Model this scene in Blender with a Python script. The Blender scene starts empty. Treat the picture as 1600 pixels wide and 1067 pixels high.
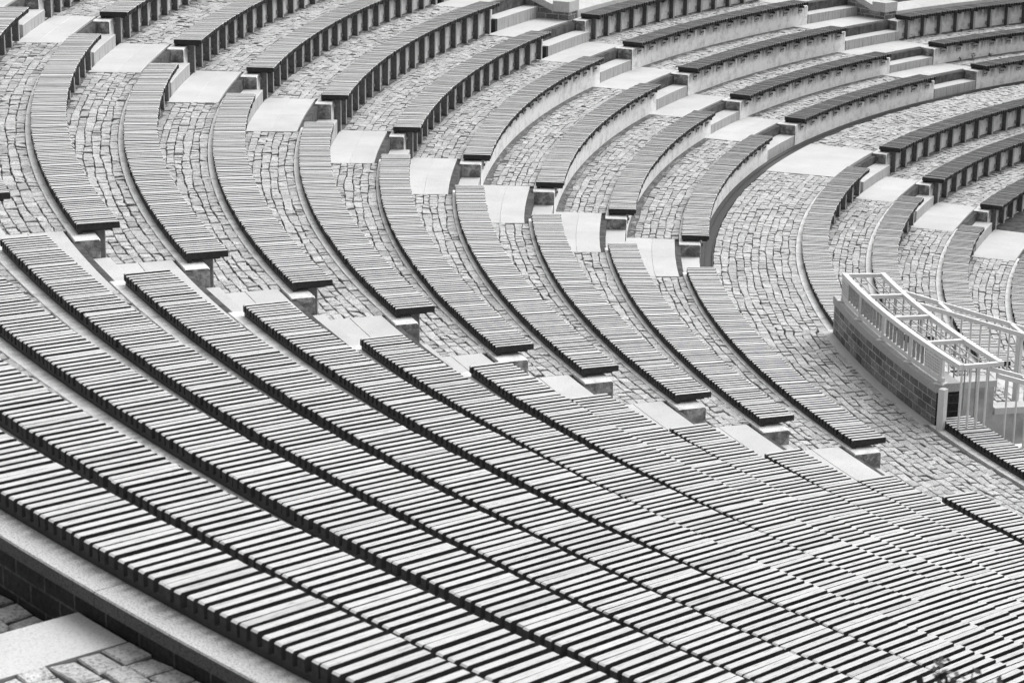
import bpy, math, random
import numpy as np
from mathutils import Vector, Matrix
random.seed(7)
scn = bpy.context.scene
COL = scn.collection

# ------------------------------------------------------------------ camera
CAM = (0.0, -39.452820, 8.077950)
FPX, YAW, PITCH, ROLL = 3726.9184, 2.2335443, 0.2887222, 0.0134069
fw = Vector((math.cos(PITCH)*math.cos(YAW), math.cos(PITCH)*math.sin(YAW), -math.sin(PITCH)))
rt = Vector((math.sin(YAW), -math.cos(YAW), 0)); up = rt.cross(fw)
r2 = rt*math.cos(ROLL)+up*math.sin(ROLL); u2 = -rt*math.sin(ROLL)+up*math.cos(ROLL)
cd = bpy.data.cameras.new("camera"); cam = bpy.data.objects.new("camera", cd); COL.objects.link(cam)
M = Matrix((r2, u2, -fw)).transposed().to_4x4(); M.translation = Vector(CAM); cam.matrix_world = M
cd.sensor_fit = 'HORIZONTAL'; cd.sensor_width = 36.0; cd.lens = FPX/1600*36
cd.clip_start = 0.1; cd.clip_end = 3000
cd.dof.use_dof = True; cd.dof.focus_distance = 27.0; cd.dof.aperture_fstop = 9.0
scn.camera = cam

# ------------------------------------------------------------------ light
SUN_AZ, SUN_EL = math.radians(82), math.radians(50)      # math azimuth of the sun, elevation
w = bpy.data.worlds.new("World"); scn.world = w; w.use_nodes = True
nt = w.node_tree; nt.nodes.clear()
sky = nt.nodes.new('ShaderNodeTexSky'); sky.sky_type = 'NISHITA'; sky.sun_disc = False
sky.sun_elevation = SUN_EL; sky.sun_rotation = math.pi/2-SUN_AZ
sky.air_density = 1.0; sky.dust_density = 4.0
bw = nt.nodes.new('ShaderNodeRGBToBW'); bg = nt.nodes.new('ShaderNodeBackground'); out = nt.nodes.new('ShaderNodeOutputWorld')
nt.links.new(sky.outputs[0], bw.inputs[0]); nt.links.new(bw.outputs[0], bg.inputs[0]); nt.links.new(bg.outputs[0], out.inputs[0])
bg.inputs[1].default_value = 0.15
sl = bpy.data.lights.new("sun", 'SUN'); sl.energy = 0.9; sl.angle = math.radians(60); sl.color = (1, 1, 1)
so = bpy.data.objects.new("sun", sl); COL.objects.link(so)
sd = Vector((math.cos(SUN_EL)*math.cos(SUN_AZ), math.cos(SUN_EL)*math.sin(SUN_AZ), math.sin(SUN_EL)))
so.rotation_euler = sd.to_track_quat('Z', 'Y').to_euler(); so.location = (0, 0, 30)
scn.view_settings.view_transform = 'Standard'; scn.view_settings.look = 'None'
scn.view_settings.exposure = 0.66; scn.view_settings.gamma = 1.0
scn.render.engine = 'CYCLES'

# ------------------------------------------------------------------ layout data (metres, centre of the arena = origin)
KN = [165,176,184,191,195,205,214.5,218.5,228,238,242,251,262]
ROWS = {
  -2: (17.75, -1.05, [0.291, 0.267, 0.239, 0.199, 0.136, 0.055, -0.005, -0.042, -0.063, -0.073, -0.076, -0.077, -0.076]),
  -1: (18.8, -0.7, [0.219, 0.208, 0.194, 0.17, 0.127, 0.058, -0.0, -0.037, -0.059, -0.069, -0.073, -0.074, -0.074]),
  0: (19.86, -0.35, [-0.008, 0.009, 0.026, 0.039, 0.039, 0.016, -0.016, -0.031, -0.035, -0.035, -0.033, -0.03, -0.026]),
  1: (21.588, 0.0106, [-0.021, 0.004, 0.026, 0.034, 0.026, -0.003, -0.016, -0.002, 0.0, 0.004, 0.007, 0.01, 0.012]),
  2: (22.6315, 0.3349, [-0.072, -0.036, -0.004, 0.012, 0.007, -0.014, -0.017, 0.004, 0.006, -0.001, -0.009, -0.016, -0.023]),
  3: (23.6496, 0.7214, [0.006, 0.003, 0.001, -0.004, -0.015, -0.026, -0.022, 0.006, 0.008, -0.005, -0.008, -0.011, -0.014]),
  4: (24.6689, 1.1007, [0.029, 0.029, 0.029, 0.025, 0.015, -0.003, -0.017, -0.005, 0.006, 0.006, -0.008, -0.022, -0.035]),
  5: (25.6506, 1.4709, [0.1, 0.084, 0.067, 0.046, 0.019, -0.008, -0.02, -0.007, 0.005, 0.007, -0.017, -0.039, -0.06]),
  6: (26.643, 1.9092, [0.01, 0.008, 0.006, 0.004, 0.001, -0.004, -0.008, -0.002, 0.004, -0.0, -0.004, -0.0, 0.003]),
  7: (27.6672, 2.2709, [0.022, 0.02, 0.018, 0.015, 0.011, 0.003, -0.006, -0.005, 0.004, 0.006, -0.002, -0.01, -0.016]),
  8: (28.6727, 2.6471, [-0.02, -0.025, -0.029, -0.033, -0.034, -0.032, -0.025, -0.008, 0.009, 0.008, 0.001, -0.01, -0.009]),
  9: (29.6751, 3.0, [-0.003, -0.002, -0.001, 0.0, 0.002, 0.004, 0.006, 0.008, 0.001, -0.006, -0.007, 0.0, 0.008]),
  10: (30.6178, 3.3239, [0.0, 0.0, 0.001, 0.001, 0.001, 0.002, 0.002, 0.002, 0.001, 0.0, -0.001, -0.002, 0.008]),
  11: (31.5813, 3.6675, [0.003, 0.001, -0.002, -0.005, -0.008, -0.011, -0.014, -0.017, -0.019, -0.019, -0.016, -0.01, 0.011]),
  12: (32.6478, 4.0667, [0.001, 0.0, -0.0, -0.001, -0.002, -0.002, -0.003, -0.003, -0.003, -0.003, -0.003, -0.001, 0.001]),
  13: (33.6113, 4.4509, [-0.003, -0.001, 0.002, 0.005, 0.007, 0.01, 0.013, 0.015, 0.017, 0.016, 0.014, 0.008, -0.003]),
  -3: (16.70, -1.40, [0.3,0.27,0.24,0.2,0.14,0.06,0,-0.04,-0.06,-0.07,-0.07,-0.07,-0.07]),
}
SW, ST, SH = 0.3846, 0.062, 0.10         # seat width, slat thickness, seat height over its own floor
def RR(row, ph):
    if row > 13: return 33.61+(row-13)
    r0, z, k = ROWS[row]; return r0+float(np.interp(ph, KN, k))
def ZS(row): return ROWS[row][1]
def FL(row): return ZS(row)-SH           # floor that carries row (and lies behind it)
WALK = -0.45
def FB(row): return WALK if row == 1 else (FL(row-1) if row-1 in ROWS else FL(row)-0.35)   # floor in front of row (below its riser wall)
def P(r, ph, z): a = math.radians(ph); return (r*math.cos(a), r*math.sin(a), z)

# ------------------------------------------------------------------ mesh builder
class MB:
    def __init__(s): s.v=[]; s.f=[]; s.uv=[]; s.m=[]; s.t=[]
    def add(s, vs, fs, uvs=None, mats=None, tone=1.0):
        o=len(s.v); s.v+=vs
        for i,f in enumerate(fs):
            s.f.append(tuple(a+o for a in f)); s.uv.append(uvs[i] if uvs else [(0,0)]*len(f))
            s.m.append(mats[i] if isinstance(mats,(list,tuple)) else (mats or 0))
            s.t.append(tone[i] if isinstance(tone,(list,tuple)) else tone)
    def box(s, p0, p1, w, h, upv=(0,0,1), mat=0, tone=1.0):
        """box beam from p0 to p1, w across, h along upv (centred)"""
        a=Vector(p0); b=Vector(p1); d=(b-a).normalized(); u=Vector(upv)
        x=d.cross(u)
        if x.length<1e-4: x=d.cross(Vector((1,0,0)))
        x.normalize(); y=x.cross(d).normalized()
        vs=[]
        for c in (a,b):
            for sx,sy in ((-1,-1),(1,-1),(1,1),(-1,1)): vs.append(tuple(c+x*sx*w/2+y*sy*h/2))
        L=(b-a).length
        q=[(0,0),(w,0),(w,h),(0,h)]; l=[(0,0),(L,0),(L,w),(0,w)]
        s.add(vs,[(0,3,2,1),(4,5,6,7),(0,1,5,4),(1,2,6,5),(2,3,7,6),(3,0,4,7)],
              [q,q,[(0,0),(0,w),(L,w),(L,0)],[(0,0),(0,h),(L,h),(L,0)],[(0,0),(0,w),(L,w),(L,0)],[(0,0),(0,h),(L,h),(L,0)]],mat,tone)
    def tube(s, pts, rad, n=8, mat=0, caps=True):
        rings=[]; P_=[Vector(p) for p in pts]; o=len(s.v)
        for i,p in enumerate(P_):
            d=(P_[min(i+1,len(P_)-1)]-P_[max(i-1,0)]).normalized()
            x=d.cross(Vector((0,0,1)));
            if x.length<1e-3: x=Vector((1,0,0))
            x.normalize(); y=x.cross(d)
            rr=rad[i] if isinstance(rad,(list,tuple)) else rad
            for k in range(n):
                a=2*math.pi*k/n; s.v.append(tuple(p+x*math.cos(a)*rr+y*math.sin(a)*rr))
        for i in range(len(P_)-1):
            for k in range(n):
                a=o+i*n+k; b=o+i*n+(k+1)%n
                s.f.append((a,b,b+n,a+n)); s.uv.append([(0,0)]*4); s.m.append(mat); s.t.append(1.0)
        if caps:
            for base in (o,o+(len(P_)-1)*n):
                s.f.append(tuple(range(base,base+n))); s.uv.append([(0,0)]*n); s.m.append(mat); s.t.append(1.0)
    def ring(s, fr, pa, pb, prof, step=0.6, mat=0, ends=True, tone=1.0):
        """sweep a closed profile [(dr,z),...] along an arc; fr(ph) = base radius. UV = (arc metres, profile metres)"""
        n=max(2,int(math.ceil(abs(pb-pa)/step))+1); phs=[pa+(pb-pa)*i/(n-1) for i in range(n)]
        m=len(prof); vs=[]; r0=fr((pa+pb)/2)+prof[0][0]
        acc=[0]
        for j in range(m):
            a=prof[j]; b=prof[(j+1)%m]; acc.append(acc[-1]+math.hypot(b[0]-a[0],b[1]-a[1]))
        for ph in phs:
            R0=fr(ph)
            for dr,z in prof: vs.append(P(R0+dr,ph,z))
        fs=[];uv=[];mm=[]
        for i in range(n-1):
            u0=math.radians(phs[i])*r0; u1=math.radians(phs[i+1])*r0
            for j in range(m):
                k=(j+1)%m
                fs.append((i*m+j,i*m+k,(i+1)*m+k,(i+1)*m+j))
                # v: true height for the vertical faces, offset so that 0 = top edge
                uv.append([(u0,acc[j]),(u0,acc[j+1]),(u1,acc[j+1]),(u1,acc[j])])
                mm.append(mat[j] if isinstance(mat,(list,tuple)) else mat)
        if ends:
            e=mat[0] if isinstance(mat,(list,tuple)) else mat
            for base in (0,(n-1)*m):
                fs.append(tuple(base+j for j in range(m))); uv.append([(prof[j][0],prof[j][1]) for j in range(m)]); mm.append(e)
        s.add(vs,fs,uv,mm,tone)
    def build(s, name, mats, parent=None, off=(0,0,0), smooth=False):
        me=bpy.data.meshes.new(name)
        v=np.array(s.v,dtype=float)-np.array(off)
        me.from_pydata(v.tolist(),[],s.f)
        uvl=me.uv_layers.new(name="UVMap")
        flat=[c for f in s.uv for p in f for c in p]
        uvl.data.foreach_set("uv",flat)
        at=me.attributes.new("tone",'FLOAT','FACE'); at.data.foreach_set("value",s.t)
        for m_ in (mats if isinstance(mats,(list,tuple)) else [mats]): me.materials.append(m_)
        me.polygons.foreach_set("material_index",s.m)
        me.validate(); me.update()
        # outward normals
        import bmesh
        b=bmesh.new(); b.from_mesh(me); bmesh.ops.recalc_face_normals(b,faces=b.faces)
        if smooth:
            for f in b.faces: f.smooth=True
        b.to_mesh(me); b.free()
        o=bpy.data.objects.new(name,me); COL.objects.link(o)
        if parent: o.parent=parent
        return o
def empty(name, loc, label, cat, group=None):
    o=bpy.data.objects.new(name,None); COL.objects.link(o); o.location=loc
    o.empty_display_size=0.2; o['label']=label; o['category']=cat
    if group: o['group']=group
    return o
def tag(o,label,cat,group=None):
    o['label']=label; o['category']=cat
    if group: o['group']=group
    return o
def struct(o): o['kind']='structure'; return o

# ------------------------------------------------------------------ materials
def newmat(name, rough=0.8, spec=0.3):
    m=bpy.data.materials.new(name); m.use_nodes=True; n=m.node_tree; b=n.nodes['Principled BSDF']
    b.inputs['Roughness'].default_value=rough; b.inputs['Specular IOR Level'].default_value=spec
    return m,n,b
def N(n,t,**k):
    x=n.nodes.new(t)
    for a,b in k.items():
        if a.startswith('i_'):
            key=a[2:]; x.inputs[int(key) if key.isdigit() else key.replace('_',' ')].default_value=b
        else: setattr(x,a,b)
    return x
def math_(n,op,a,b=None,clamp=False):
    x=n.nodes.new('ShaderNodeMath'); x.operation=op; x.use_clamp=clamp
    for i,v in enumerate((a,b)):
        if v is None: continue
        if isinstance(v,(int,float)): x.inputs[i].default_value=v
        else: n.links.new(v,x.inputs[i])
    return x.outputs[0]
def ramp(n,src,pts,interp='LINEAR'):
    r=n.nodes.new('ShaderNodeValToRGB'); r.color_ramp.interpolation=interp
    e=r.color_ramp.elements
    while len(e)<len(pts): e.new(0.5)
    for i,(p,c) in enumerate(pts): e[i].position=p; e[i].color=(c,c,c,1)
    n.links.new(src,r.inputs[0]); return r.outputs[0]
def noise(n,vec,scale,detail=4,rough=0.55,dist=0.0):
    x=n.nodes.new('ShaderNodeTexNoise'); x.inputs['Scale'].default_value=scale; x.inputs['Detail'].default_value=detail
    x.inputs['Roughness'].default_value=rough; x.inputs['Distortion'].default_value=dist
    if vec is not None: n.links.new(vec,x.inputs['Vector'])
    return x.outputs[0]
def mapping(n,src,scale=(1,1,1)):
    x=n.nodes.new('ShaderNodeMapping'); x.inputs['Scale'].default_value=scale; n.links.new(src,x.inputs['Vector']); return x.outputs[0]
def pos(n): return n.nodes.new('ShaderNodeNewGeometry').outputs['Position']
def uv(n): return n.nodes.new('ShaderNodeTexCoord').outputs['UV']
def toneattr(n): x=n.nodes.new('ShaderNodeAttribute'); x.attribute_name='tone'; return x.outputs['Fac']
def bump(n,b,h,strength,dist=0.01):
    x=n.nodes.new('ShaderNodeBump'); x.inputs['Strength'].default_value=strength; x.inputs['Distance'].default_value=dist
    n.links.new(h,x.inputs['Height']); n.links.new(x.outputs[0],b.inputs['Normal'])
def grey(n,b,val):
    c=n.nodes.new('ShaderNodeCombineColor')
    for i in range(3): n.links.new(val,c.inputs[i])
    n.links.new(c.outputs[0],b.inputs['Base Color'])

def m_wood_top():
    m,n,b=newmat('weathered_wood',0.7,0.18)
    U=uv(n); t=toneattr(n)
    g=noise(n,mapping(n,U,(3.0,110,1)),1.0,5,0.6,0.3)
    s=noise(n,mapping(n,U,(1.6,26,1)),1.0,3,0.6,0.6)
    sp=noise(n,mapping(n,U,(9,160,1)),1.0,2,0.7)
    a=ramp(n,g,[(0.30,0.84),(0.60,1.0)])
    c=ramp(n,s,[(0.27,0.62),(0.38,0.96),(0.7,1.0)])
    d=ramp(n,sp,[(0.30,0.35),(0.42,1.0)])
    v=math_(n,'MULTIPLY',math_(n,'MULTIPLY',a,c),d)
    # darker boards show more grain
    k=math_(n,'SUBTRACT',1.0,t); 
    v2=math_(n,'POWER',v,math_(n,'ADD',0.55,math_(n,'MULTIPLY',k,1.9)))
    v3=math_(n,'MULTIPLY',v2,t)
    grey(n,b,v3); bump(n,b,g,0.25,0.003)
    return m
def m_flat(name,val,rough=0.8,spec=0.3,var=0.25,scale=12,bs=0.2):
    m,n,b=newmat(name,rough,spec)
    x=noise(n,pos(n),scale,5,0.6); v=ramp(n,x,[(0.3,val*(1-var)),(0.7,val*(1+var))]); grey(n,b,v)
    if bs: bump(n,b,x,bs,0.004)
    return m
def m_stone(name,val,joint=False,fleck=0.2):
    m,n,b=newmat(name,0.75,0.3)
    p=pos(n)
    f=noise(n,p,110,4,0.75); f=ramp(n,f,[(0.36,1-fleck*1.2),(0.52,1.0)])
    l=noise(n,p,1.7,4,0.6); l=ramp(n,l,[(0.3,0.86),(0.65,1.0)])
    v=math_(n,'MULTIPLY',math_(n,'MULTIPLY',f,l),val)
    t=toneattr(n); v=math_(n,'MULTIPLY',v,t)
    grey(n,b,v); bump(n,b,f,0.1,0.002)
    return m
def m_sett():
    m,n,b=newmat('granite_setts',0.85,0.3)
    p=pos(n)
    f=ramp(n,noise(n,p,190,3,0.6),[(0.34,0.55),(0.55,1.0)])
    g=ramp(n,noise(n,p,22,5,0.65),[(0.28,0.62),(0.5,0.95),(0.75,1.05)])
    h=ramp(n,noise(n,p,55,4,0.7),[(0.36,0.45),(0.5,1.0)]); f=math_(n,'MULTIPLY',f,h)
    t=toneattr(n)
    v=math_(n,'MULTIPLY',math_(n,'MULTIPLY',f,g),math_(n,'MULTIPLY',t,0.72))
    grey(n,b,v); bump(n,b,h,0.5,0.006)
    return m
def m_soil():
    m,n,b=newmat('joint_dirt',0.95,0.1)
    p=pos(n); x=noise(n,p,60,5,0.7); y=noise(n,p,5,3,0.6)
    v=math_(n,'MULTIPLY',ramp(n,x,[(0.38,0.05),(0.52,0.15),(0.68,0.36)]),ramp(n,y,[(0.3,0.5),(0.7,1.0)]))
    v=math_(n,'MULTIPLY',v,toneattr(n))
    grey(n,b,v); bump(n,b,x,0.8,0.01)
    return m
def m_concrete():
    """riser wall: pale cast concrete, grime running down from the top edge and mottling on cheeks"""
    m,n,b=newmat('cast_concrete',0.85,0.25)
    p=pos(n); U=uv(n); sx=n.nodes.new('ShaderNodeSeparateXYZ'); n.links.new(U,sx.inputs[0])
    st=noise(n,mapping(n,U,(9,1.2,1)),1.0,5,0.65); st2=noise(n,mapping(n,U,(30,2.5,1)),1.0,3,0.6)
    bl=noise(n,p,6,6,0.65); fi=noise(n,p,95,4,0.75)
    base=math_(n,'MULTIPLY',ramp(n,bl,[(0.3,0.66),(0.52,1.0)]),ramp(n,fi,[(0.36,0.66),(0.52,1.0)]))
    # v in 0..h on the inward face (0 = top)
    edge=math_(n,'SUBTRACT',1.0,math_(n,'MULTIPLY',sx.outputs[1],5.5),True)
    drip=math_(n,'MULTIPLY',ramp(n,st,[(0.38,0.0),(0.56,1.0)]),edge)
    fine=math_(n,'MULTIPLY',ramp(n,st2,[(0.60,0.0),(0.75,1.0)]),0.35)
    k=math_(n,'SUBTRACT',1.0,math_(n,'MULTIPLY',math_(n,'MAXIMUM',drip,fine),0.85))
    v=math_(n,'MULTIPLY',math_(n,'MULTIPLY',base,k),math_(n,'MULTIPLY',toneattr(n),0.84))
    grey(n,b,v); bump(n,b,bl,0.3,0.006)
    return m
def m_cheek():
    m,n,b=newmat('stained_concrete_end',0.9,0.2)
    p=pos(n); x=noise(n,p,9,6,0.7,0.4); f=noise(n,p,110,3,0.6)
    v=math_(n,'MULTIPLY',ramp(n,x,[(0.30,0.07),(0.48,0.22),(0.66,0.55)]),ramp(n,f,[(0.3,0.75),(0.6,1.0)]))
    grey(n,b,v); bump(n,b,x,0.4,0.006); return m
def m_riser():
    m,n,b=newmat('step_riser_granite',0.8,0.25)
    p=pos(n); f=ramp(n,noise(n,p,230,2,0.6),[(0.35,0.7),(0.62,1.0)])
    U=uv(n); st=ramp(n,noise(n,mapping(n,U,(22,1.5,1)),1.0,4,0.6),[(0.36,0.62),(0.52,1.0)])
    v=math_(n,'MULTIPLY',math_(n,'MULTIPLY',f,st),0.46); grey(n,b,v); return m
def m_brick(name,c1,c2,mo):
    m,n,b=newmat(name,0.9,0.2)
    U=uv(n); br=n.nodes.new('ShaderNodeTexBrick'); n.links.new(U,br.inputs['Vector'])
    for i,c in (('Color1',c1),('Color2',c2),('Mortar',mo)): br.inputs[i].default_value=(c,c,c,1)
    br.inputs['Scale'].default_value=1.0; br.inputs['Mortar Size'].default_value=0.007; br.inputs['Mortar Smooth'].default_value=0.2
    br.inputs['Brick Width'].default_value=0.25; br.inputs['Row Height'].default_value=0.098; br.inputs['Bias'].default_value=0.0
    p=pos(n); x=math_(n,'MULTIPLY',ramp(n,noise(n,p,40,6,0.75),[(0.33,0.4),(0.6,1.2)]),ramp(n,noise(n,p,2.2,3,0.6),[(0.35,0.65),(0.6,1.1)]))
    y=n.nodes.new('ShaderNodeRGBToBW'); n.links.new(br.outputs[0],y.inputs[0])
    grey(n,b,math_(n,'MULTIPLY',y.outputs[0],x))
    bump(n,b,math_(n,'SUBTRACT',1.0,br.outputs[1]),0.6,0.008); return m

WOOD=m_wood_top(); SIDE=m_flat('shade_darkened_faces',0.036,0.7,0.2,0.35,30,0.1)  # SIDE colours slat sides and a step gap dark in place of shade
STEEL=m_flat('weathered_steel',0.12,0.55,0.4,0.35,25,0.1); IRON=m_flat('dark_frame_steel',0.03,0.6,0.3,0.3,20,0)
PLATE=m_flat('galvanised_plate',0.34,0.5,0.5,0.25,40,0.1)
COPE2=m_stone('weathered_coping',0.52,fleck=0.4); CONC=m_concrete(); CHEEK=m_cheek(); SLAB=m_stone('pale_granite_slab',0.64,fleck=0.24); RISER=m_riser(); SETT=m_sett(); SOIL=m_soil()
COPE=m_stone('coping_granite',0.64,fleck=0.6); BRICK=m_brick('brown_brick',0.16,0.34,0.52); BRICKD=m_brick('dark_brick',0.025,0.045,0.085)
PAINT=m_flat('white_painted_steel',0.70,0.4,0.5,0.06,30,0.05); DARK=m_flat('gutter_iron',0.04,0.6,0.4,0.4,30,0.1)
PANEL=m_flat('grey_concrete_panel',0.42,0.85,0.2,0.3,5,0.2)
LEAF=m_flat('leaf_green',0.05,0.6,0.3,0.5,9,0); BARK=m_flat('twig_bark',0.07,0.9,0.1,0.3,30,0.2); EARTH=m_flat('bank_earth',0.09,0.95,0.1,0.5,8,0.5)
DASH=m_flat('plate_slots',0.30,0.7,0.2,0.1,30,0)

# ------------------------------------------------------------------ blocks of seating
S0={3:171.5,2:172.2,1:172.0}
CDc={5:190.35,4:191.1,3:190.85,2:190.85,1:190.65}; CDd={5:176.2,4:176.3,3:176.7,2:176.65,1:176.55}
ACc={i:195.2 for i in range(1,12)}
ACa={11:215.1,10:215.0,9:214.77,8:214.9,7:214.7,6:214.65,5:214.57,4:214.5,3:214.35,2:214.05,1:214.25}
ABa={11:218.1,10:218.2,9:218.35,8:218.6,7:218.7,6:218.8,5:218.55,4:218.9,3:218.9,2:218.9,1:218.9}
ABb={11:238.8,10:238.45,9:238.5,8:238.42,7:238.25,6:238.1,5:238.3,4:237.85,3:237.8,2:237.5,1:237.7}
S4a={13:241.3,12:241.4,11:241.45,10:241.45,9:241.9,8:242.0,7:242.2,6:242.2,5:242.05,4:242.3,3:242.3,2:242.4,1:242.3}
BL=[]   # (block key, row, pa, pb, support)
for i in (1,2,3): BL.append(('D',i,157.0,S0[i],'post' if i==3 else 'bracket'))
for i in range(1,6): BL.append(('C',i,CDd[i],CDc[i],'post' if i==5 else 'bracket'))
for i in range(1,12): BL.append(('A',i,ACc[i],ACa[i],'post' if i>=5 else 'bracket'))
for i in range(1,12): BL.append(('B',i,ABa[i],ABb[i],'post' if i>=6 else 'bracket'))
for i in range(1,14): BL.append(('N',i,S4a[i],262.4,'post' if i>=6 else 'bracket'))
for r_,a_,b_ in ((0,157,190.3),(-1,157,191.6),(-2,157,191.5)): BL.append(('Tr',r_,a_,b_,'post'))
for r_,a_,b_ in ((0,195.5,222.6),(-1,196.15,221.1),(-2,196.65,221.1),(-3,197.1,221.1)): BL.append(('Tm',r_,a_,b_,'post'))
for r_,a_,b_ in ((0,233.85,262.4),(-1,233.65,262.4)): BL.append(('Tl',r_,a_,b_,'post'))
ORD=['zeroth','first','second','third','fourth','fifth','sixth','seventh','eighth','ninth','tenth','eleventh','twelfth','thirteenth']
BT={'D':('far top right corner block','benches of the far corner block'),'C':('upper right block','benches of the upper right block'),
 'A':('top middle block','benches of the top middle block'),'B':('left middle block','benches of the left middle block'),
 'N':('dense near block','benches of the dense near block'),'Tr':('lower tier at the right edge','benches of the inner tier'),
 'Tm':('lower tier above the railing','benches of the inner tier'),'Tl':('lower tier below the brick wall','benches of the inner tier')}
def where(k,row):
    if k[0]=='T': return '%s inward from the walkway, in the %s'%(ORD[1-row],BT[k][0])
    return '%s outward from the curved walkway, in the %s'%(ORD[row],BT[k][0])
def woodtone(ph):        # board tone by angle, paler towards the near block
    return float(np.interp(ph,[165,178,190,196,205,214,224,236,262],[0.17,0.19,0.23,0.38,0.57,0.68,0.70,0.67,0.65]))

SUP={}
def support_mesh(kind,H):
    key=(kind,round(H,3))
    if key in SUP: return SUP[key]
    b=MB()
    b.box((0.05,0,-ST-0.028),(0.33,0,-ST-0.028),0.05,0.022,mat=1)
    if kind=='post':
        b.box((0.1675,0,-ST-0.002),(0.1675,0,-H+0.002),0.052,0.085,upv=(1,0,0),mat=0)
        b.box((0.121,0,-ST-0.002),(0.121,0,-H+0.002),0.052,0.007,upv=(1,0,0),mat=2)  # pale strip on the inward face, lit look put into the colour
        for z in (-0.17,-H+0.085):
            b.box((0.212,0.028,z),(0.212,0.085,z),0.07,0.012,upv=(1,0,0),mat=2)
            b.box((0.190,0.06,z),(0.208,0.06,z),0.022,0.022,mat=2)
    else:
        b.box((0.111,-0.06,-0.175),(0.111,0.06,-0.175),0.10,0.016,upv=(1,0,0),mat=2)
        for y in (-0.032,0.032): b.box((0.088,y,-0.17),(0.106,y,-0.17),0.022,0.022,mat=1)
        b.box((0.06,0,-ST-0.017),(0.06,0,-0.115),0.012,0.08,upv=(1,0,0),mat=1)
    o=b.build(kind,[STEEL,IRON,PLATE]); me=o.data; bpy.data.objects.remove(o)
    SUP[key]=me; return me

def make_bench(k,row,pa,pb,kind):
    rm=RR(row,(pa+pb)/2); z=ZS(row)
    base=Vector(P(rm+SW/2,(pa+pb)/2,FL(row)))
    t=empty('slatted_bench',base,'curved slatted bench, '+where(k,row),'bench',BT[k][1])
    L=math.radians(pb-pa)*(rm+SW/2); n=max(1,round(L/0.50)); ml=L/n; pit=ml/6.64
    sw=pit*0.555
    b=MB(); rnd=random.Random(hash((row,len(k)*7+ord(k[0])))&0xffff)
    for m in range(n):
        phm=pa+(pb-pa)*(m+0.5)/n; a=math.radians(phm)
        er=Vector((math.cos(a),math.sin(a),0)); et=Vector((-math.sin(a),math.cos(a),0))
        rb=RR(row,phm); mt=rnd.uniform(-0.015,0.015)
        for q in range(7):
            tt=(q-3)*pit+rnd.gauss(0,0.0014)
            if rnd.random()<0.02: tt+=rnd.choice((-1,1))*0.007
            sk=rnd.gauss(0,0.0035); zz=z+rnd.gauss(0,0.0012); jl=rnd.gauss(0,0.003)
            e2=(er+et*sk).normalized(); c=er*(rb+SW/2)+et*tt
            hw=sw/2*rnd.uniform(0.96,1.03); hl=SW/2
            prof=[(-hl,zz-ST),(hl,zz-ST),(hl,zz-0.007),(hl-0.009,zz),(-hl+0.009,zz),(-hl,zz-0.007)]
            vs=[tuple(c+e2*(l_+jl)+et*(s2*hw)+Vector((0,0,z_))) for s2 in (-1,1) for l_,z_ in prof]
            fs=[(0,1,2,3,4,5),(6,7,8,9,10,11)]+[(j,(j+1)%6,6+(j+1)%6,6+j) for j in range(6)]
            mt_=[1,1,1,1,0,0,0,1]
            ou=rnd.uniform(0,50); ov=rnd.uniform(0,50)
            z4=[(ou,ov)]*4; top=[(ou+2*hl,ov),(ou,ov),(ou,ov+2*hw),(ou+2*hl,ov+2*hw)]
            uvs=[[(0,0)]*6]*2+[z4,z4,z4,top,z4,z4]
            ph_=phm+math.degrees(tt/rb)
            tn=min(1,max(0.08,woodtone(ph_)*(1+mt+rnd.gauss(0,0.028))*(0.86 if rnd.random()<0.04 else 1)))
            b.add(vs,fs,uvs,mt_,[tn]*4+[min(0.8,tn*1.3+0.12),tn,min(0.7,tn*1.1),tn])  # end chamfers toned lighter, painting in the light they catch
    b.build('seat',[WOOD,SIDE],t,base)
    f=MB()
    f.ring(lambda p:RR(row,p)+0.07,pa+0.06,pb-0.06,[(0,z-ST-0.001),(0.25,z-ST-0.001),(0.25,z-ST-0.016),(0,z-ST-0.016)],1.0)  # plate added under the slats to stop light leaking through the gaps
    f.ring(lambda p:RR(row,p)+0.335,pa+0.03,pb-0.03,[(0,z-ST-0.001),(0.040,z-ST-0.001),(0.040,z-SH+0.004),(0,z-SH+0.004)],1.0)  # fascia added so the underside stays solidly dark
    f.build('light_block_frame',IRON,t,base)
    H=z-FB(row); me=support_mesh(kind,H)
    dl=math.degrees(0.13/rm)
    for m in range(n):
        ph=pa+dl+(pb-pa-2*dl)*m/(n-1)
        o=bpy.data.objects.new(kind,me); COL.objects.link(o); o.parent=t
        o.location=Vector(P(RR(row,ph),ph,z))-base; o.rotation_euler=(0,0,math.radians(ph))
    return t
for e in BL: make_bench(*e)

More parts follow.
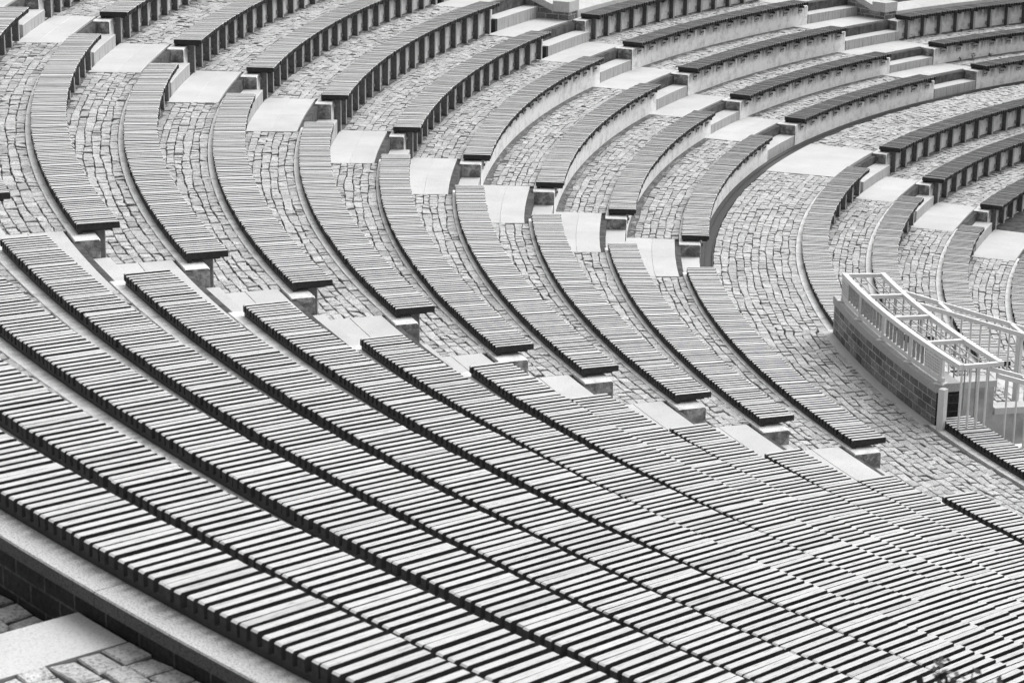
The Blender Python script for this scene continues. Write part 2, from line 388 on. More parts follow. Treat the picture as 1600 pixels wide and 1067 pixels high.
# ------------------------------------------------------------------ concrete riser walls, one under each bench
def wall_ext(k,row,pa,pb):
    lo=pa-(0.27 if k not in('D','Tr') else 0); hi=pb+(0.27 if k not in ('N','Tl') else 0)
    return lo,hi
WG={'D':'riser walls of the far corner block','C':'riser walls of the upper right block','A':'riser walls of the top middle block','B':'riser walls of the left middle block',
 'N':'riser walls of the dense near block','Tr':'riser walls of the inner tier','Tm':'riser walls of the inner tier','Tl':'riser walls of the inner tier'}
def wo(k,row): return 0.472 if k in ('N','Tr','Tm','Tl','C','D') else (0.448 if row>=6 else 0.425)
def face_dr(kind): return 0.215 if kind=='post' else 0.12
for k,row,pa,pb,kind in BL:
    lo,hi=wall_ext(k,row,pa,pb); f=face_dr(kind); zt=FL(row)+0.002; zb=FB(row)-0.25; c=0.014
    b=MB()
    # profile: start at top of inward face, go down, so v = depth below the top
    W_=wo(k,row)-0.002; prof=[(f,zt-c),(f,zb),(W_,zb),(W_,zt-0.004),(W_-0.004,zt),(f+c,zt)]
    # inward face first; the rest use the same material
    b.ring(lambda p:RR(row,p),lo,hi,prof,0.6,mat=[0,0,0,0,2,0],ends=False)
    for ph in (lo,hi):
        # stained end block with a slightly rounded top
        R0=RR(row,ph); s=-1 if ph==lo else 1
        e=0.035/R0*57.3*s
        A=[P(R0+dr,ph,zz) for dr,zz in prof]; B=[P(R0+dr*0.98+0.005,ph+e,zz-(0.012 if i not in(1,2) else 0)) for i,(dr,zz) in enumerate(prof)]
        fs=[tuple(range(6,12))]+[(j,(j+1)%6,6+(j+1)%6,6+j) for j in range(6)]
        b.add(A+B,fs,[[(p[0],p[1]) for p in prof]]+[[(0,0.3)]*4]*6,[1]+[0,0,0,0,2,2])
    o=b.build('riser_wall',[CONC,CHEEK,CONC])
    tag(o,'pale concrete riser wall under the bench '+where(k,row).replace('in the ','').replace('outward from the curved walkway','out from the walkway').replace('inward from the walkway','in from the walkway'),'wall',WG[k])

# ------------------------------------------------------------------ floors: dirt bed + granite setts
bed=MB(); sett=MB()
NZ=[(random.uniform(0,6.28),random.uniform(0.6,3.2),random.uniform(0,6.28)) for _ in range(5)]
def wav(ph,c): return sum(math.sin(ph*fr+p0+c*(1.7+i)) for i,(p0,fr,_) in enumerate(NZ))*0.0045
def pave(z,fin,fout,pa,pb,dirt=0.22,size=0.098,ln=(0.10,0.18),tone=1.0,seed=0,slope=None):
    rnd=random.Random(seed)
    zf=slope or (lambda r,ph:z)
    n=max(2,int((pb-pa)/0.5)+1)
    for i in range(n-1):
        p0=pa+(pb-pa)*i/(n-1); p1=pa+(pb-pa)*(i+1)/(n-1)
        a0,b0,a1,b1=fin(p0),fout(p0),fin(p1),fout(p1)
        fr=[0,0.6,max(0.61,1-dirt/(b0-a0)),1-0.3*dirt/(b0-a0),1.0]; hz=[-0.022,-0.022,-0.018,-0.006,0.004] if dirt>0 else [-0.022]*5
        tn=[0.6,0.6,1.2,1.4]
        for q in range(4):
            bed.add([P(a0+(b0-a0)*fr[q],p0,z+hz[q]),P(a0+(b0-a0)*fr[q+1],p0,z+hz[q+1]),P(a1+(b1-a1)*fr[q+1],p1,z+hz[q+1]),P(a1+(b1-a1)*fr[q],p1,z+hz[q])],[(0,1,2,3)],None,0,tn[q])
    pm=(pa+pb)/2; W=fout(pm)-fin(pm); nc=max(1,round(W/size)); Rm=fin(pm)
    for c in range(nc):
        ph=pa+rnd.uniform(-0.2,0); deg=57.2958/Rm
        prevj=(rnd.gauss(0,0.006),rnd.gauss(0,0.006))
        while ph<pb:
            l=rnd.uniform(*ln)*(1.25 if rnd.random()<0.12 else 1); ph2=min(ph+l*deg,pb)
            if pb-ph2<0.05*deg: ph2=pb
            q0=max(ph,pa)
            if ph2-q0>0.03*deg:
                g=rnd.uniform(0.002,0.0065); gd=rnd.uniform(0.004,0.011)*deg
                j2=(rnd.gauss(0,0.006),rnd.gauss(0,0.006))
                def rad(f_,phh,jj): 
                    R0,R1=fin(phh),fout(phh); w_=wav(phh*0.9,c+f_) if 0<c+f_<nc else 0
                    return R0+(R1-R0)*(c+f_)/nc+w_
                fend=(c+0.5)/nc
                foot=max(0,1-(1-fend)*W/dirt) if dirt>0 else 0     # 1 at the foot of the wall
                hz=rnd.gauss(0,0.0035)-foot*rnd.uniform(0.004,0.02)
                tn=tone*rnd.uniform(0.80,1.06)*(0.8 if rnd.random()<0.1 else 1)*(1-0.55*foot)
                tx,ty=rnd.gauss(0,0.003),rnd.gauss(0,0.003)
                ra=rad(0,q0,0)+g; rb=rad(1,q0,0)-g; rc=rad(1,ph2,0)-g; rd=rad(0,ph2,0)+g
                sk=rnd.gauss(0,0.006)*deg*6/6; a_=q0+gd; b_=ph2-gd
                cor=[(ra,a_+sk*rnd.random()),(rb,a_-sk*rnd.random()),(rc,b_-sk*rnd.random()),(rd,b_+sk*rnd.random())]
                cor=[(r_+rnd.gauss(0,0.004),p_+rnd.gauss(0,0.004)*deg) for r_,p_ in cor]
                cr=sum(x[0] for x in cor)/4; cp=sum(x[1] for x in cor)/4
                def lev(k_,zz): 
                    return [P(cr+(r_-cr)*k_,cp+(p_-cp)*k_,zz+(tx if i in(1,2) else -tx)+(ty if i>1 else -ty)) for i,(r_,p_) in enumerate(cor)]
                zc=z+hz
                vs=lev(1.0,zc-0.035)+lev(1.0,zc-0.007)+lev(0.90,zc)
                fs=[];
                for r_ in (0,4):
                    for j in range(4): fs.append((r_+j,r_+(j+1)%4,r_+4+(j+1)%4,r_+4+j))
                fs.append((8,9,10,11))
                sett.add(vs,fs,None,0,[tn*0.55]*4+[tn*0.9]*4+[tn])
            ph=ph2
def outr(row_next,kind): 
    d=face_dr(kind); return (lambda p:RR(row_next,p)+d)
KIND={(k,row):kind for k,row,_,_,kind in BL}
# landing edges in the aisles
def pv(k,row,pa,pb,fin=None,z=None,fout=None,**kw):
    nk=KIND.get((k,row+1),'post'); 
    pave(FL(row) if z is None else z, fin or (lambda p:RR(row,p)+wo(k,row)), fout or outr(row+1,nk), pa,pb,seed=row*31+ord(k[0]),**kw)
for i in (1,2): pv('D',i,157,S0[i]-0.35)
for i in range(1,5): pv('C',i,CDd[i]+0.35,CDc[i]-0.35)
for i in range(1,11): pv('A',i,ACc[i]+0.5,ACa[i]-0.4)
for i in range(1,11): pv('B',i,ABa[i]+0.35,ABb[i]-0.35)
for i in range(1,13): pv('N',i,S4a[i]+0.3,262.4)
# walkway (with a stone landing at the upper stairway)
for a_,b_ in ((157,190.3),(196.9,262.4)):
    pave(WALK,lambda p:RR(0,p)+0.472+(0.06 if p>223 else 0),lambda p:RR(1,p)-0.075,a_,b_,dirt=0,seed=int(a_),size=0.108)
for k,row,a_,b_ in (('Tr',-1,157,191.3),('Tr',-2,157,191.1),('Tm',-1,196.5,221.4),('Tm',-2,197,221.4),('Tm',-3,197.4,221.4),('Tl',-1,234.0,262.4)):
    pave(FL(row),lambda p:RR(row,p)+0.472,lambda p:RR(row+1,p)+0.215,a_,b_,seed=row*17+int(a_))
# ground between inner-tier bench ends and the stairwell
for row in (-1,-2,-3):
    pave(FL(row),lambda p:RR(row,p)+0.13,lambda p:RR(row+1,p)+(0.13 if row<-1 else 0.08),221.6,228.9,dirt=0,seed=row*5+2)
# upper ground behind the near block
pave(4.06,lambda p:34.105,lambda p:39.0,238,258.2,dirt=0,size=0.14,ln=(0.13,0.22),seed=77)
pave(4.207,lambda p:34.105,lambda p:39.0,258.87,266,dirt=0,size=0.13,ln=(0.13,0.21),seed=78)
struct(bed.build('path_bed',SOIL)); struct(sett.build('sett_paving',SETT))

# ------------------------------------------------------------------ stone stairways in the aisles
st=MB(); rs=1
def slab(fin,fout,pa,pb,zt,th,mat_top=0,mat_side=1,gap=0.0,n=2,z_b=None):
    """n stones side by side; top + risers"""
    for i in range(n):
        a=pa+(pb-pa)*i/n; b=pa+(pb-pa)*(i+1)/n; e=0.0006*57.3/fin((a+b)/2)
        a+=e; b-=e; m=3
        vs=[]; 
        for j in range(m+1):
            p=a+(b-a)*j/m; c=0.006
            vs+= [P(fin(p),p,zt-th),P(fin(p),p,zt-c),P(fin(p)+c,p,zt),P(fout(p),p,zt),P(fout(p),p,zt-th)]
        fs=[];mm=[];uu=[]; R0=fin(a)
        for j in range(m):
            o=j*5; u0=math.radians(a+(b-a)*j/m)*R0; u1=math.radians(a+(b-a)*(j+1)/m)*R0
            for q,mt in ((0,mat_side),(1,mat_top),(2,mat_top),(3,mat_side)):
                fs.append((o+q,o+q+1,o+q+6,o+q+5)); mm.append(mt); uu.append([(u0,th*(1-q)),(u0,0),(u1,0),(u1,th*(1-q))])
        fs.append((0,1,2,3,4)); fs.append(tuple(m*5+q for q in range(5))); mm+=[mat_side]*2; uu+=[[(0,0)]*5]*2
        st.add(vs,fs,uu,mm,random.uniform(0.93,1.02))
def aisle(rows,elo,ehi,gap_lo=0.0,gap_hi=0.0,lext=0.33,hext=0.33):
    """elo(row)/ehi(row): bench ends either side of the aisle"""
    for row in rows:
        z=FL(row); zb=FB(row); h=z-zb; a=elo(row); b=ehi(row)
        nx=row+1
        # landing
        R2=lambda p:(RR(nx,p) if nx in ROWS else RR(13,p)+1)+0.135
        slab(lambda p:RR(row,p)+0.482,lambda p:RR(row,p)+0.798,a-lext,b+hext,z+0.003,h/2-0.004,n=2)
        slab(lambda p:RR(row,p)+0.7992,R2,a-lext,b+hext,z+0.0025,h/2-0.004,n=3)
        # step between the wall ends
        slab(lambda p:RR(row,p)+0.132,lambda p:RR(row,p)+0.49,a+0.36+gap_lo,b-0.36-gap_hi,z-h/2,h/2+0.02,n=2)
        if gap_hi: st.ring(lambda p:RR(row,p),b-0.36-gap_hi+0.004,b-0.27,[(0.135,z-h/2-0.004),(0.135,z-h-0.02),(0.4,z-h-0.02),(0.4,z-h/2-0.004)],0.1,mat=2)  # dark block added to stand for the shaded gap beside the step
aisle(range(1,12),lambda r:ACa[r],lambda r:ABa[r])
aisle(range(1,12),lambda r:ABb[r],lambda r:S4a[r])
aisle(range(1,6),lambda r:CDc[r],lambda r:ACc[r],gap_hi=0.10,hext=0.5)
aisle(range(6,10),lambda r:190.9,lambda r:ACc[r],gap_lo=-0.45,gap_hi=0.10,lext=0.1,hext=0.5)
aisle(range(1,4),lambda r:S0[r],lambda r:CDd[r],gap_hi=0.08)
aisle(range(4,8),lambda r:171.9,lambda r:CDd[min(r,5)],gap_lo=-0.45,gap_hi=0.08,lext=0.1)
# landing across the walkway, and the inner stairway
slab(lambda p:RR(0,p)+0.482,lambda p:RR(1,p)-0.075,190.3,196.85,WALK+0.004,0.15,n=3)
TE={0:(190.3,195.5),-1:(191.6,196.15),-2:(191.5,196.65),-3:(191.5,197.1)}
for row in (0,-1,-2,-3):
    z=FL(row); h=0.35; a,b=TE[row]
    if row<0: slab(lambda p:RR(row,p)+0.482,lambda p:RR(row+1,p)+0.135,a-0.4,b+0.4,z+0.003,h/2-0.004)
    slab(lambda p:RR(row,p)+0.132,lambda p:RR(row,p)+0.49,a+0.38,b-0.46,z-h/2,h/2+0.02)
# stone step on the upper ground beside the dark brick wall
slab(lambda p:34.112,lambda p:39.0,258.22,258.86,4.206,0.3,n=1)
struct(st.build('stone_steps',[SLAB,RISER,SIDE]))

# gutter along the foot of the first riser
g=MB()
g.ring(lambda p:RR(1,p)-0.067,157,262.4,[(0,WALK+0.0),(0.012,WALK+0.0),(0.02,WALK-0.03),(0.12,WALK-0.03),(0.128,WALK+0.0),(0.185,WALK),(0.185,WALK-0.1),(0,WALK-0.1)],0.6)
struct(g.build('gutter',DARK))
# backing earth under every floor so that nothing is hollow
e=MB()
for row in range(1,14):
    e.ring(lambda p:RR(row,p)+0.40,152,268,[(0,FL(row)-0.03),((RR(row+1,210)-RR(row,210)) if row<13 else 0.06,FL(row)-0.03),((RR(row+1,210)-RR(row,210)) if row<13 else 0.06,-2.2),(0,-2.2)],2.0)
e.ring(lambda p:RR(0,p)+0.40,152,268,[(0,WALK-0.05),(1.6,WALK-0.05),(1.6,-2.2),(0,-2.2)],2.0)
for row in (-1,-2,-3):
    e.ring(lambda p:RR(row,p)+0.40,152,221.5,[(0,FL(row)-0.03),(0.99,FL(row)-0.03),(0.99,-2.2),(0,-2.2)],2.0)
    e.ring(lambda p:RR(row,p)+0.10,221.5,229.0,[(0,FL(row)-0.03),(0.99,FL(row)-0.03),(0.99,-2.2),(0,-2.2)],2.0)
    e.ring(lambda p:RR(row,p)+0.40,235.5,268,[(0,FL(row)-0.03),(0.99,FL(row)-0.03),(0.99,-2.2),(0,-2.2)],2.0)
struct(e.build('terrace_ground',EARTH))
# ground: arena floor out to the horizon, raised ground behind the seating
gr=MB()
n=64
gr.add([(1500*math.cos(2*math.pi*i/n),1500*math.sin(2*math.pi*i/n),-2.21) for i in range(n)],[tuple(range(n))])
struct(gr.build('ground',EARTH))
hg=MB()
hg.ring(lambda p:0,150,258.3,[(34.02,4.03),(60,4.03),(60,-2.3),(34.02,-2.3)],2.0)
hg.ring(lambda p:0,258.3,300,[(34.02,4.17),(60,4.17),(60,-2.3),(34.02,-2.3)],2.0)
struct(hg.build('upper_ground',EARTH))
# small infill in front of the inner end steps: riser faces of the aisle by the stairwell
ps=MB()
for row in (0,-1,-2):
    ps.ring(lambda p:RR(row,p),221.5,229.0,[(0.12,FL(row)+0.003),(0.12,FL(row)-0.5),(0.34,FL(row)-0.5),(0.34,FL(row)+0.003)],0.6,mat=0)
struct(ps.build('stone_kerbs',[SLAB]))

# ------------------------------------------------------------------ brick walls
def brickwall(name,label,fr,pa,pb,r0,r1,zb,zt,ct,mat,over=0.02,nst=6,cmat=COPE):
    b0=Vector(P(fr((pa+pb)/2)+(r0+r1)/2,(pa+pb)/2,zb)); t=empty(name,b0,label,'wall')
    b=MB(); b.ring(fr,pa,pb,[(r1,zt),(r1,zb),(r0,zb),(r0,zt)],0.5,mat=0,ends=False)
    for ph in (pa,pb):
        R0=fr(ph); b.add([P(R0+r0,ph,zb),P(R0+r1,ph,zb),P(R0+r1,ph,zt),P(R0+r0,ph,zt)],[(0,1,2,3)],[[(0,zb),(r1-r0,zb),(r1-r0,zt),(0,zt)]],1)
    b.build('brickwork',[mat,BRICKD],t,b0)
    c=MB()
    for i in range(nst):
        a=pa+(pb-pa)*i/nst; d=pa+(pb-pa)*(i+1)/nst; ee=0.002*57.3/fr(a)
        if i==0: a-=over*57.3/fr(a)*0.6
        if i==nst-1: d+=over*57.3/fr(a)*0.6
        c.ring(fr,a+ee,d-ee,[(r1+over,zt+ct-0.008),(r1+over,zt+0.001),(r0-over,zt+0.001),(r0-over,zt+ct-0.008),(r0-over+0.008,zt+ct),(r1+over-0.008,zt+ct)],0.5)
    c.build('coping',cmat,t,b0)
    return t
brickwall('brick_wall','low curved brown brick wall with granite coping carrying the white railing',lambda p:20.0,223.05,233.75,-0.03,0.25,WALK-0.2,-0.06,0.10,BRICK,0.018,5,COPE2)
bo=Vector(P(34.05,250,4.0)); t=empty('brick_wall',bo,'dark brick outer wall behind the rearmost near bench, bottom left corner','wall')
b=MB(); b.ring(lambda p:0,236,266,[(34.10,FL(13)-0.065),(34.10,3.7),(33.9,3.7),(33.9,FL(13)-0.065)],0.5); b.build('brickwork',BRICKD,t,bo)
c=MB()
for i in range(12):
    a=236+i*2.5; c.ring(lambda p:0,a+0.003,a+2.497,[(34.135,FL(13)-0.004),(34.135,FL(13)-0.062),(33.95,FL(13)-0.062),(33.95,FL(13)+0.004),(34.13,FL(13)+0.004)],0.5,mat=[1,1,1,0,0])
# the strip between the bench and the edge is the same granite
c.ring(lambda p:0,241,266,[(33.951,FL(13)+0.0045),(33.951,FL(13)-0.2),(33.75,FL(13)-0.2),(33.75,FL(13)+0.0045)],0.5)
c.build('coping',[COPE,m_stone('coping_edge_granite',0.09,fleck=0.6)],t,bo)

def parapet(row,ph_c,width,label1,label2,pend):
    """brick cheek beside the stairway, head block, coping ring behind the top bench, planted bank"""
    R0=RR(row,ph_c); z=FL(row); rb=R0+0.475
    b0=Vector(P(rb,ph_c,z)); t=empty('brick_cheek_wall',b0,label1,'wall')
    wd=math.degrees(width/rb)
    # radial brick wall rising outward
    b=MB(); N_=8; L=4.5
    for i in range(N_):
        ra=rb+L*i/N_; rc=rb+L*(i+1)/N_
        za=z+0.15+max(0,(ra-rb-0.3))*0.37; zc=z+0.15+max(0,(rc-rb-0.3))*0.37
        for p in (ph_c,ph_c-wd):
            b.add([P(ra,p,z-0.3),P(rc,p,z-0.3),P(rc,p,zc),P(ra,p,za)],[(0,1,2,3)],[[(ra,z-0.3),(rc,z-0.3),(rc,zc),(ra,za)]])
    b.add([P(rb,ph_c,z-0.3),P(rb,ph_c-wd,z-0.3),P(rb,ph_c-wd,z+0.15),P(rb,ph_c,z+0.15)],[(0,1,2,3)],[[(0,0),(width,0),(width,.45),(0,.45)]])
    b.build('brickwork',BRICK,t,b0)
    c=MB(); o=math.degrees(0.03/rb)
    def blk(ra,rc,z0a,z0b,th):
        vs=[]
        for r_,zz in ((ra,z0a),(rc,z0b)):
            for p in (ph_c+o,ph_c-wd-o):
                vs+=[P(r_,p,zz),P(r_,p,zz+th)]
        c.add(vs,[(0,1,3,2),(4,6,7,5),(0,4,5,1),(2,3,7,6),(1,5,7,3),(0,2,6,4)])
    blk(rb-0.03,rb+0.30,z+0.152,z+0.152,0.19)
    blk(rb+0.304,rb+2.3,z+0.152,z+0.152+2.0*0.37,0.12); blk(rb+2.304,rb+4.5,z+0.152+2.0*0.37,z+0.152+4.2*0.37,0.12)
    c.build('coping',COPE,t,b0)
    c0=Vector(P(rb+0.2,(ph_c+pend)/2,z)); q=MB(); cuts=[pend+(ph_c-wd-o-0.02-pend)*i/7 for i in range(8)]
    for i in range(7):
        q.ring(lambda p:RR(row,p)+0.475,cuts[i]+0.005,cuts[i+1]-0.005,[(0,z+0.14),(0,z-0.1),(0.34,z-0.1),(0.34,z+0.24),(0.30,z+0.24)],0.6)
    tag(q.build('kerb_wall',COPE),label2,'wall')
    # bank
    k=MB(); phs=[pend+(ph_c-wd-0.02-pend)*i/20 for i in range(21)]
    for i in range(20):
        k.add([P(RR(row,phs[i])+0.8,phs[i],z+0.12),P(RR(row,phs[i+1])+0.8,phs[i+1],z+0.12),P(RR(row,phs[i+1])+9,phs[i+1],z+3.2),P(RR(row,phs[i])+9,phs[i],z+3.2)],[(0,1,2,3)])
    struct(k.build('planted_bank',EARTH))
    return rb
parapet(5,191.05,0.34,'brown brick cheek wall with granite head block beside the upper stairway','sloped granite kerb behind the rearmost bench of the upper right block',173)
parapet(3,172.05,0.34,'brown brick cheek wall with granite head block beside the top right stairway','sloped granite kerb behind the rearmost bench of the far corner block',156)
# ivy ground cover on the banks
iv=MB(); rnd=random.Random(5)
def leaf(mb,c,s,rnd,mat=0):
    d=Vector((rnd.gauss(0,1),rnd.gauss(0,1),rnd.gauss(0,0.5))).normalized(); u=Vector((rnd.gauss(0,.5),rnd.gauss(0,.5),1)).normalized(); x=d.cross(u).normalized()
    mb.add([tuple(c),tuple(c+d*s*0.5+x*s*0.3),tuple(c+d*s),tuple(c+d*s*0.5-x*s*0.3)],[(0,1,2,3)],None,mat)
for row,lo,hi in ((3,156,171.2),(5,173,190.2)):
    for i in range(5500):
        ph=rnd.uniform(lo,hi); dr=0.84+abs(rnd.gauss(0,1.3)); zz=FL(row)+0.12+(dr-0.8)*0.375
        leaf(iv,Vector(P(RR(row,ph)+dr,ph,zz+rnd.uniform(0,0.12))),rnd.uniform(0.03,0.07),rnd)
o=iv.build('ivy_ground_cover',LEAF); o['kind']='stuff'; tag(o,'dark low ivy covering the bank behind the far granite kerb','ground cover')

lf=MB(); rnd=random.Random(21)
for i in range(170):
    row=rnd.choice((-1,-1,-2,-3)); ph=rnd.uniform(221.8,228.6); r_=RR(row,ph)+rnd.uniform(0.5,1.05)
    leaf(lf,Vector(P(r_,ph,FL(row)+rnd.uniform(0.004,0.02))),rnd.uniform(0.025,0.06),rnd)
o=lf.build('fallen_leaves',LEAF); o['kind']='stuff'; tag(o,'dark fallen leaves scattered on the paving behind the white railing','leaves')
# weeds at the foot of the far walls
def weed(row,ph,h,label,dr=0.02):
    z=FL(row-1) if row>1 else WALK
    c=Vector(P(RR(row,ph)+0.12-dr-0.06,ph,z)); b=MB(); rnd=random.Random(int(ph*100))
    for i in range(int(26+h*90)):
        a=rnd.uniform(0,6.28); hh=rnd.uniform(0.2,1)*h; rr=rnd.uniform(0,0.5)*h
        p=c+Vector((math.cos(a)*rr,math.sin(a)*rr,hh)); leaf(b,p,rnd.uniform(0.02,0.045),rnd)
    for i in range(5):
        a=rnd.uniform(0,6.28); b.tube([tuple(c),tuple(c+Vector((math.cos(a)*h*0.3,math.sin(a)*h*0.3,h*0.8)))],0.002,4)
    b2=b.build('weed',LEAF,None,c); b2.location=c; tag(b2,label,'weed','weeds along the foot of the far walls')
weed(2,169.6,0.16,'tall leafy weed at the foot of the middle far corner wall')
weed(2,170.6,0.07,'small weed left of the tall one by the far corner wall')
weed(2,168.2,0.08,'low weed tuft right of the tall one by the far corner wall')
weed(3,171.0,0.10,'leafy weed in front of the first post of the far corner bench')
weed(3,167.3,0.06,'low weed further right at the foot of the posts, top right')

# ------------------------------------------------------------------ white railings round the stairwell
def arcp(r,z,a,b,n=14): return [P(r,a+(b-a)*i/(n-1),z) for i in range(n)]
def rail(mb,pts,w=0.062,h=0.055):
    for i in range(len(pts)-1): mb.box(pts[i],pts[i+1],w,h)
ra,rb_=223.75,235.05; ZR=0.375
b0=Vector(P(20.0,229,0.04)); t=empty('railing',b0,'white steel box railing with twin top rails standing on the brick wall','railing')
m=MB(); rail(m,arcp(20.20,ZR,ra,rb_)); m.build('top_rail',PAINT,t,b0)
m=MB(); rail(m,arcp(19.71,ZR,ra,rb_)); m.build('top_rail',PAINT,t,b0)
for ph in (ra+0.06,226.65,229.4,232.35,rb_-0.06):
    m=MB(); m.box(P(20.17,ph,ZR-0.002),P(19.74,ph,ZR-0.002),0.055,0.045); m.build('cross_bar',PAINT,t,b0)
m=MB(); rail(m,arcp(20.20,0.095,ra,233.9),0.03,0.055); m.build('bottom_rail',PAINT,t,b0)
n_=29
m=MB()
for i in range(n_):
    ph=ra+0.2+(233.6-ra-0.2)*i/(n_-1)
    m.box(P(20.20,ph,0.12),P(20.20,ph,ZR-0.02),0.009,0.036,upv=(math.cos(math.radians(ph)),math.sin(math.radians(ph)),0))
m.build('balusters',PLATE,t,b0)
for ph in (ra+0.05,226.2,228.75,231.3,233.7):
    m=MB(); m.box(P(20.20,ph,0.045),P(20.20,ph,ZR-0.02),0.045,0.04)
    m.box(P(20.20,ph,0.043),P(20.20,ph,0.052),0.13,0.12); m.box(P(20.215,ph-0.1,0.052),P(20.215,ph-0.1,0.066),0.02,0.02); m.build('post',PAINT,t,b0)
for a_,b_ in ((ra+0.1,ra+0.95),(232.6,233.75)):
    m=MB(); rail(m,arcp(20.225,0.235,a_,b_,4),0.008,0.20)
    for q in range(5):
        zz=0.165+q*0.034; 
        for s_ in range(9):
            p0=a_+(b_-a_)*(s_+0.15)/9; p1=a_+(b_-a_)*(s_+0.15+random.uniform(0.4,0.75))/9
            m.box(P(20.2305,p0,zz),P(20.2305,p1,zz),0.003,0.008,mat=1)
    m.build('sign_plate',[PAINT,DASH],t,b0)
kb=MB(); kb.ring(lambda p:0,222.9,233.6,[(20.255,WALK+0.003),(20.385,WALK+0.003),(20.385,WALK-0.1),(20.255,WALK-0.1)],0.5)
struct(kb.build('kerb_strip',SLAB))
# thin rods of the cage between the cross bars
m=MB()
for r_ in (19.83,19.95,20.07):
    pp=arcp(r_,ZR-0.03,ra,rb_,12)
    for i in range(11): m.box(pp[i],pp[i+1],0.012,0.012)
m.build('cage_rods',PLATE,t,b0)
m=MB()
for ph in (226.65,229.4,232.35):
    for r_ in (19.83,19.95,20.07): m.box(P(r_,ph,0.045),P(r_,ph,ZR-0.02),0.012,0.012)
i_=0
ph=ra+0.3
while ph<rb_: m.box(P(19.71,ph,-0.43),P(19.71,ph,ZR-0.02),0.014,0.014); ph+=0.85
m.build('rear_balusters',PLATE,t,b0)
m=MB()
for i in range(4): r_=20.18-i*0.105; m.box(P(r_,rb_-0.06,-0.44),P(r_,rb_-0.06,ZR-0.02),0.020,0.020)
m.build('end_balusters',PAINT,t,b0)
m=MB(); m.box(P(20.24,234.15,WALK),P(20.24,234.15,0.03),0.085,0.075); m.build('corner_post',PAINT,t,b0)

def stair_rail(phs,r_start,z_start,length,label,n_b=9):
    b0=Vector(P(r_start-0.5,phs[0],-0.4)); t=empty('stair_railing',b0,label,'railing')
    sl=0.32
    def top(r): return z_start-(r_start-r)*sl
    for ph in phs:
        m=MB(); m.box(P(r_start,ph,top(r_start)),P(r_start-length,ph,top(r_start-length)),0.055,0.05); m.build('top_rail',PAINT,t,b0)
    for r_ in (r_start-0.5,r_start-1.45,r_start-2.4):
        m=MB(); m.box(P(r_,phs[0],top(r_)-0.003),P(r_,phs[1],top(r_)-0.003),0.05,0.045); m.build('cross_bar',PAINT,t,b0)
    m=MB(); k=1
    while k*0.125<length:
        r_=r_start-k*0.125; zf=max(-1.8,top(r_)-0.86)
        m.box(P(r_,phs[1],zf),P(r_,phs[1],top(r_)-0.02),0.016,0.016)
        k+=1
    m.build('balusters',PAINT,t,b0)
    for r_ in (r_start-1.4,r_start-2.7):
        m=MB(); m.box(P(r_,phs[1]-0.1,top(r_)-0.95),P(r_,phs[1]-0.1,top(r_)-0.02),0.075,0.06); m.build('post',PAINT,t,b0)
stair_rail((226.2,227.75),19.72,0.385,3.0,'white stair railing sloping down to the right from the middle of the box railing')
stair_rail((234.75,235.75),19.88,0.325,3.0,'white stair railing at the right edge, starting from the near end of the box railing')

# stairwell: side walls, steps going down, floor
sw_=MB()
def vwall(ph0,ph1,r0,r1,zb,zt,mb,mat=0): mb.ring(lambda p:0,ph0,ph1,[(r1,zt),(r1,zb),(r0,zb),(r0,zt)],1.0,mat=mat)
o0=Vector(P(18.5,229.3,-1)); t=empty('stairwell_wall',o0,'grey concrete side wall of the stairwell seen through the white balusters','wall')
sw_=MB(); vwall(229.05,229.55,18.86,19.86,-3.0,FL(0)-0.07,sw_); vwall(229.05,229.55,17.8,18.858,-3.0,FL(-1)-0.07,sw_); vwall(229.05,229.55,16.6,17.798,-3.0,FL(-2)-0.07,sw_)
sw_.build('panel',PANEL,t,o0)
sw_=MB(); vwall(228.92,229.6,18.84,19.84,FL(0)-0.068,FL(0)+0.012,sw_); vwall(228.92,229.6,17.78,18.838,FL(-1)-0.068,FL(-1)+0.012,sw_); vwall(228.92,229.6,16.6,17.778,FL(-2)-0.068,FL(-2)+0.012,sw_)
sw_.build('coping',SLAB,t,o0)
o0=Vector(P(18.5,235.4,-1)); t=empty('stairwell_wall',o0,'grey concrete near side wall of the stairwell under the right edge railing','wall')
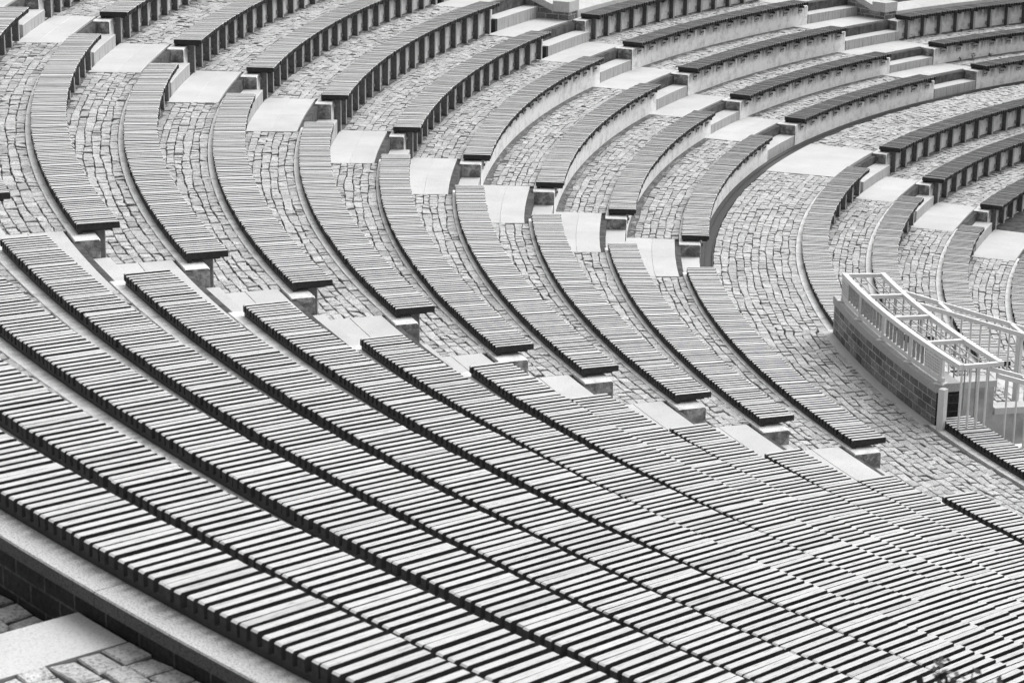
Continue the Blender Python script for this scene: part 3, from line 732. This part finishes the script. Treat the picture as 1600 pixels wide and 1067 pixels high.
sw_=MB(); vwall(235.0,235.5,18.86,19.84,-3.0,-0.86,sw_); vwall(235.0,235.5,16.6,18.858,-3.0,-1.2,sw_); sw_.build('panel',PANEL,t,o0)
s2=MB()
for i in range(12):
    s2.ring(lambda p:0,229.55,235.0,[(19.84-(i+1)*0.3,-1.0-i*0.17),(19.84-i*0.3,-1.0-i*0.17),(19.84-i*0.3,-3.2),(19.84-(i+1)*0.3,-3.2)],1.0)
struct(s2.build('stairwell_steps',SLAB))

# ------------------------------------------------------------------ shrub whose tips reach into the frame, near the camera
def campt(px,py,dist):
    d=(fw+r2*((px-800)/FPX)-u2*((py-533.5)/FPX)); return Vector(CAM)+d*dist
D_=7.0; rnd=random.Random(11)
tip1=campt(1468,1036,D_); tip2=campt(1487,1062,D_); tip3=campt(1521,1042,D_); tip4=campt(1551,1064,D_)
root=Vector((tip2.x,tip2.y-0.05,4.17)); t=empty('shrub',root,'blurred dark leafy shrub tips poking up at the bottom right corner','shrub')
m=MB(); f=MB()
for tip,lf in ((tip1,1),(tip2,1),(tip3,0.15),(tip4,0.4),(campt(1480,1110,D_),1),(campt(1440,1120,D_),1),(campt(1560,1130,D_),1)):
    mid=root.lerp(tip,0.55)+Vector((rnd.gauss(0,.03),rnd.gauss(0,.03),0)); pts=[root,mid,root.lerp(tip,0.85),tip]
    m.tube([tuple(p) for p in pts],[0.012,0.008,0.004,0.0015],6)
    for i in range(int(38*lf)+3):
        u=rnd.random()**2
        p=tip.lerp(root.lerp(tip,0.85),u)+Vector((rnd.gauss(0,.012),rnd.gauss(0,.012),rnd.gauss(0,.008)))
        leaf(f,p,rnd.uniform(0.018,0.036),rnd)
    for i in range(120):
        u=rnd.uniform(0.15,0.97); p=root.lerp(tip,0.9*u)+Vector((rnd.gauss(0,.08*u),rnd.gauss(0,.08*u),0))
        if p.z<tip1.z-0.14: leaf(f,p,rnd.uniform(0.03,0.05),rnd)
m.build('stems',BARK,t,root); f.build('leaves',LEAF,t,root)
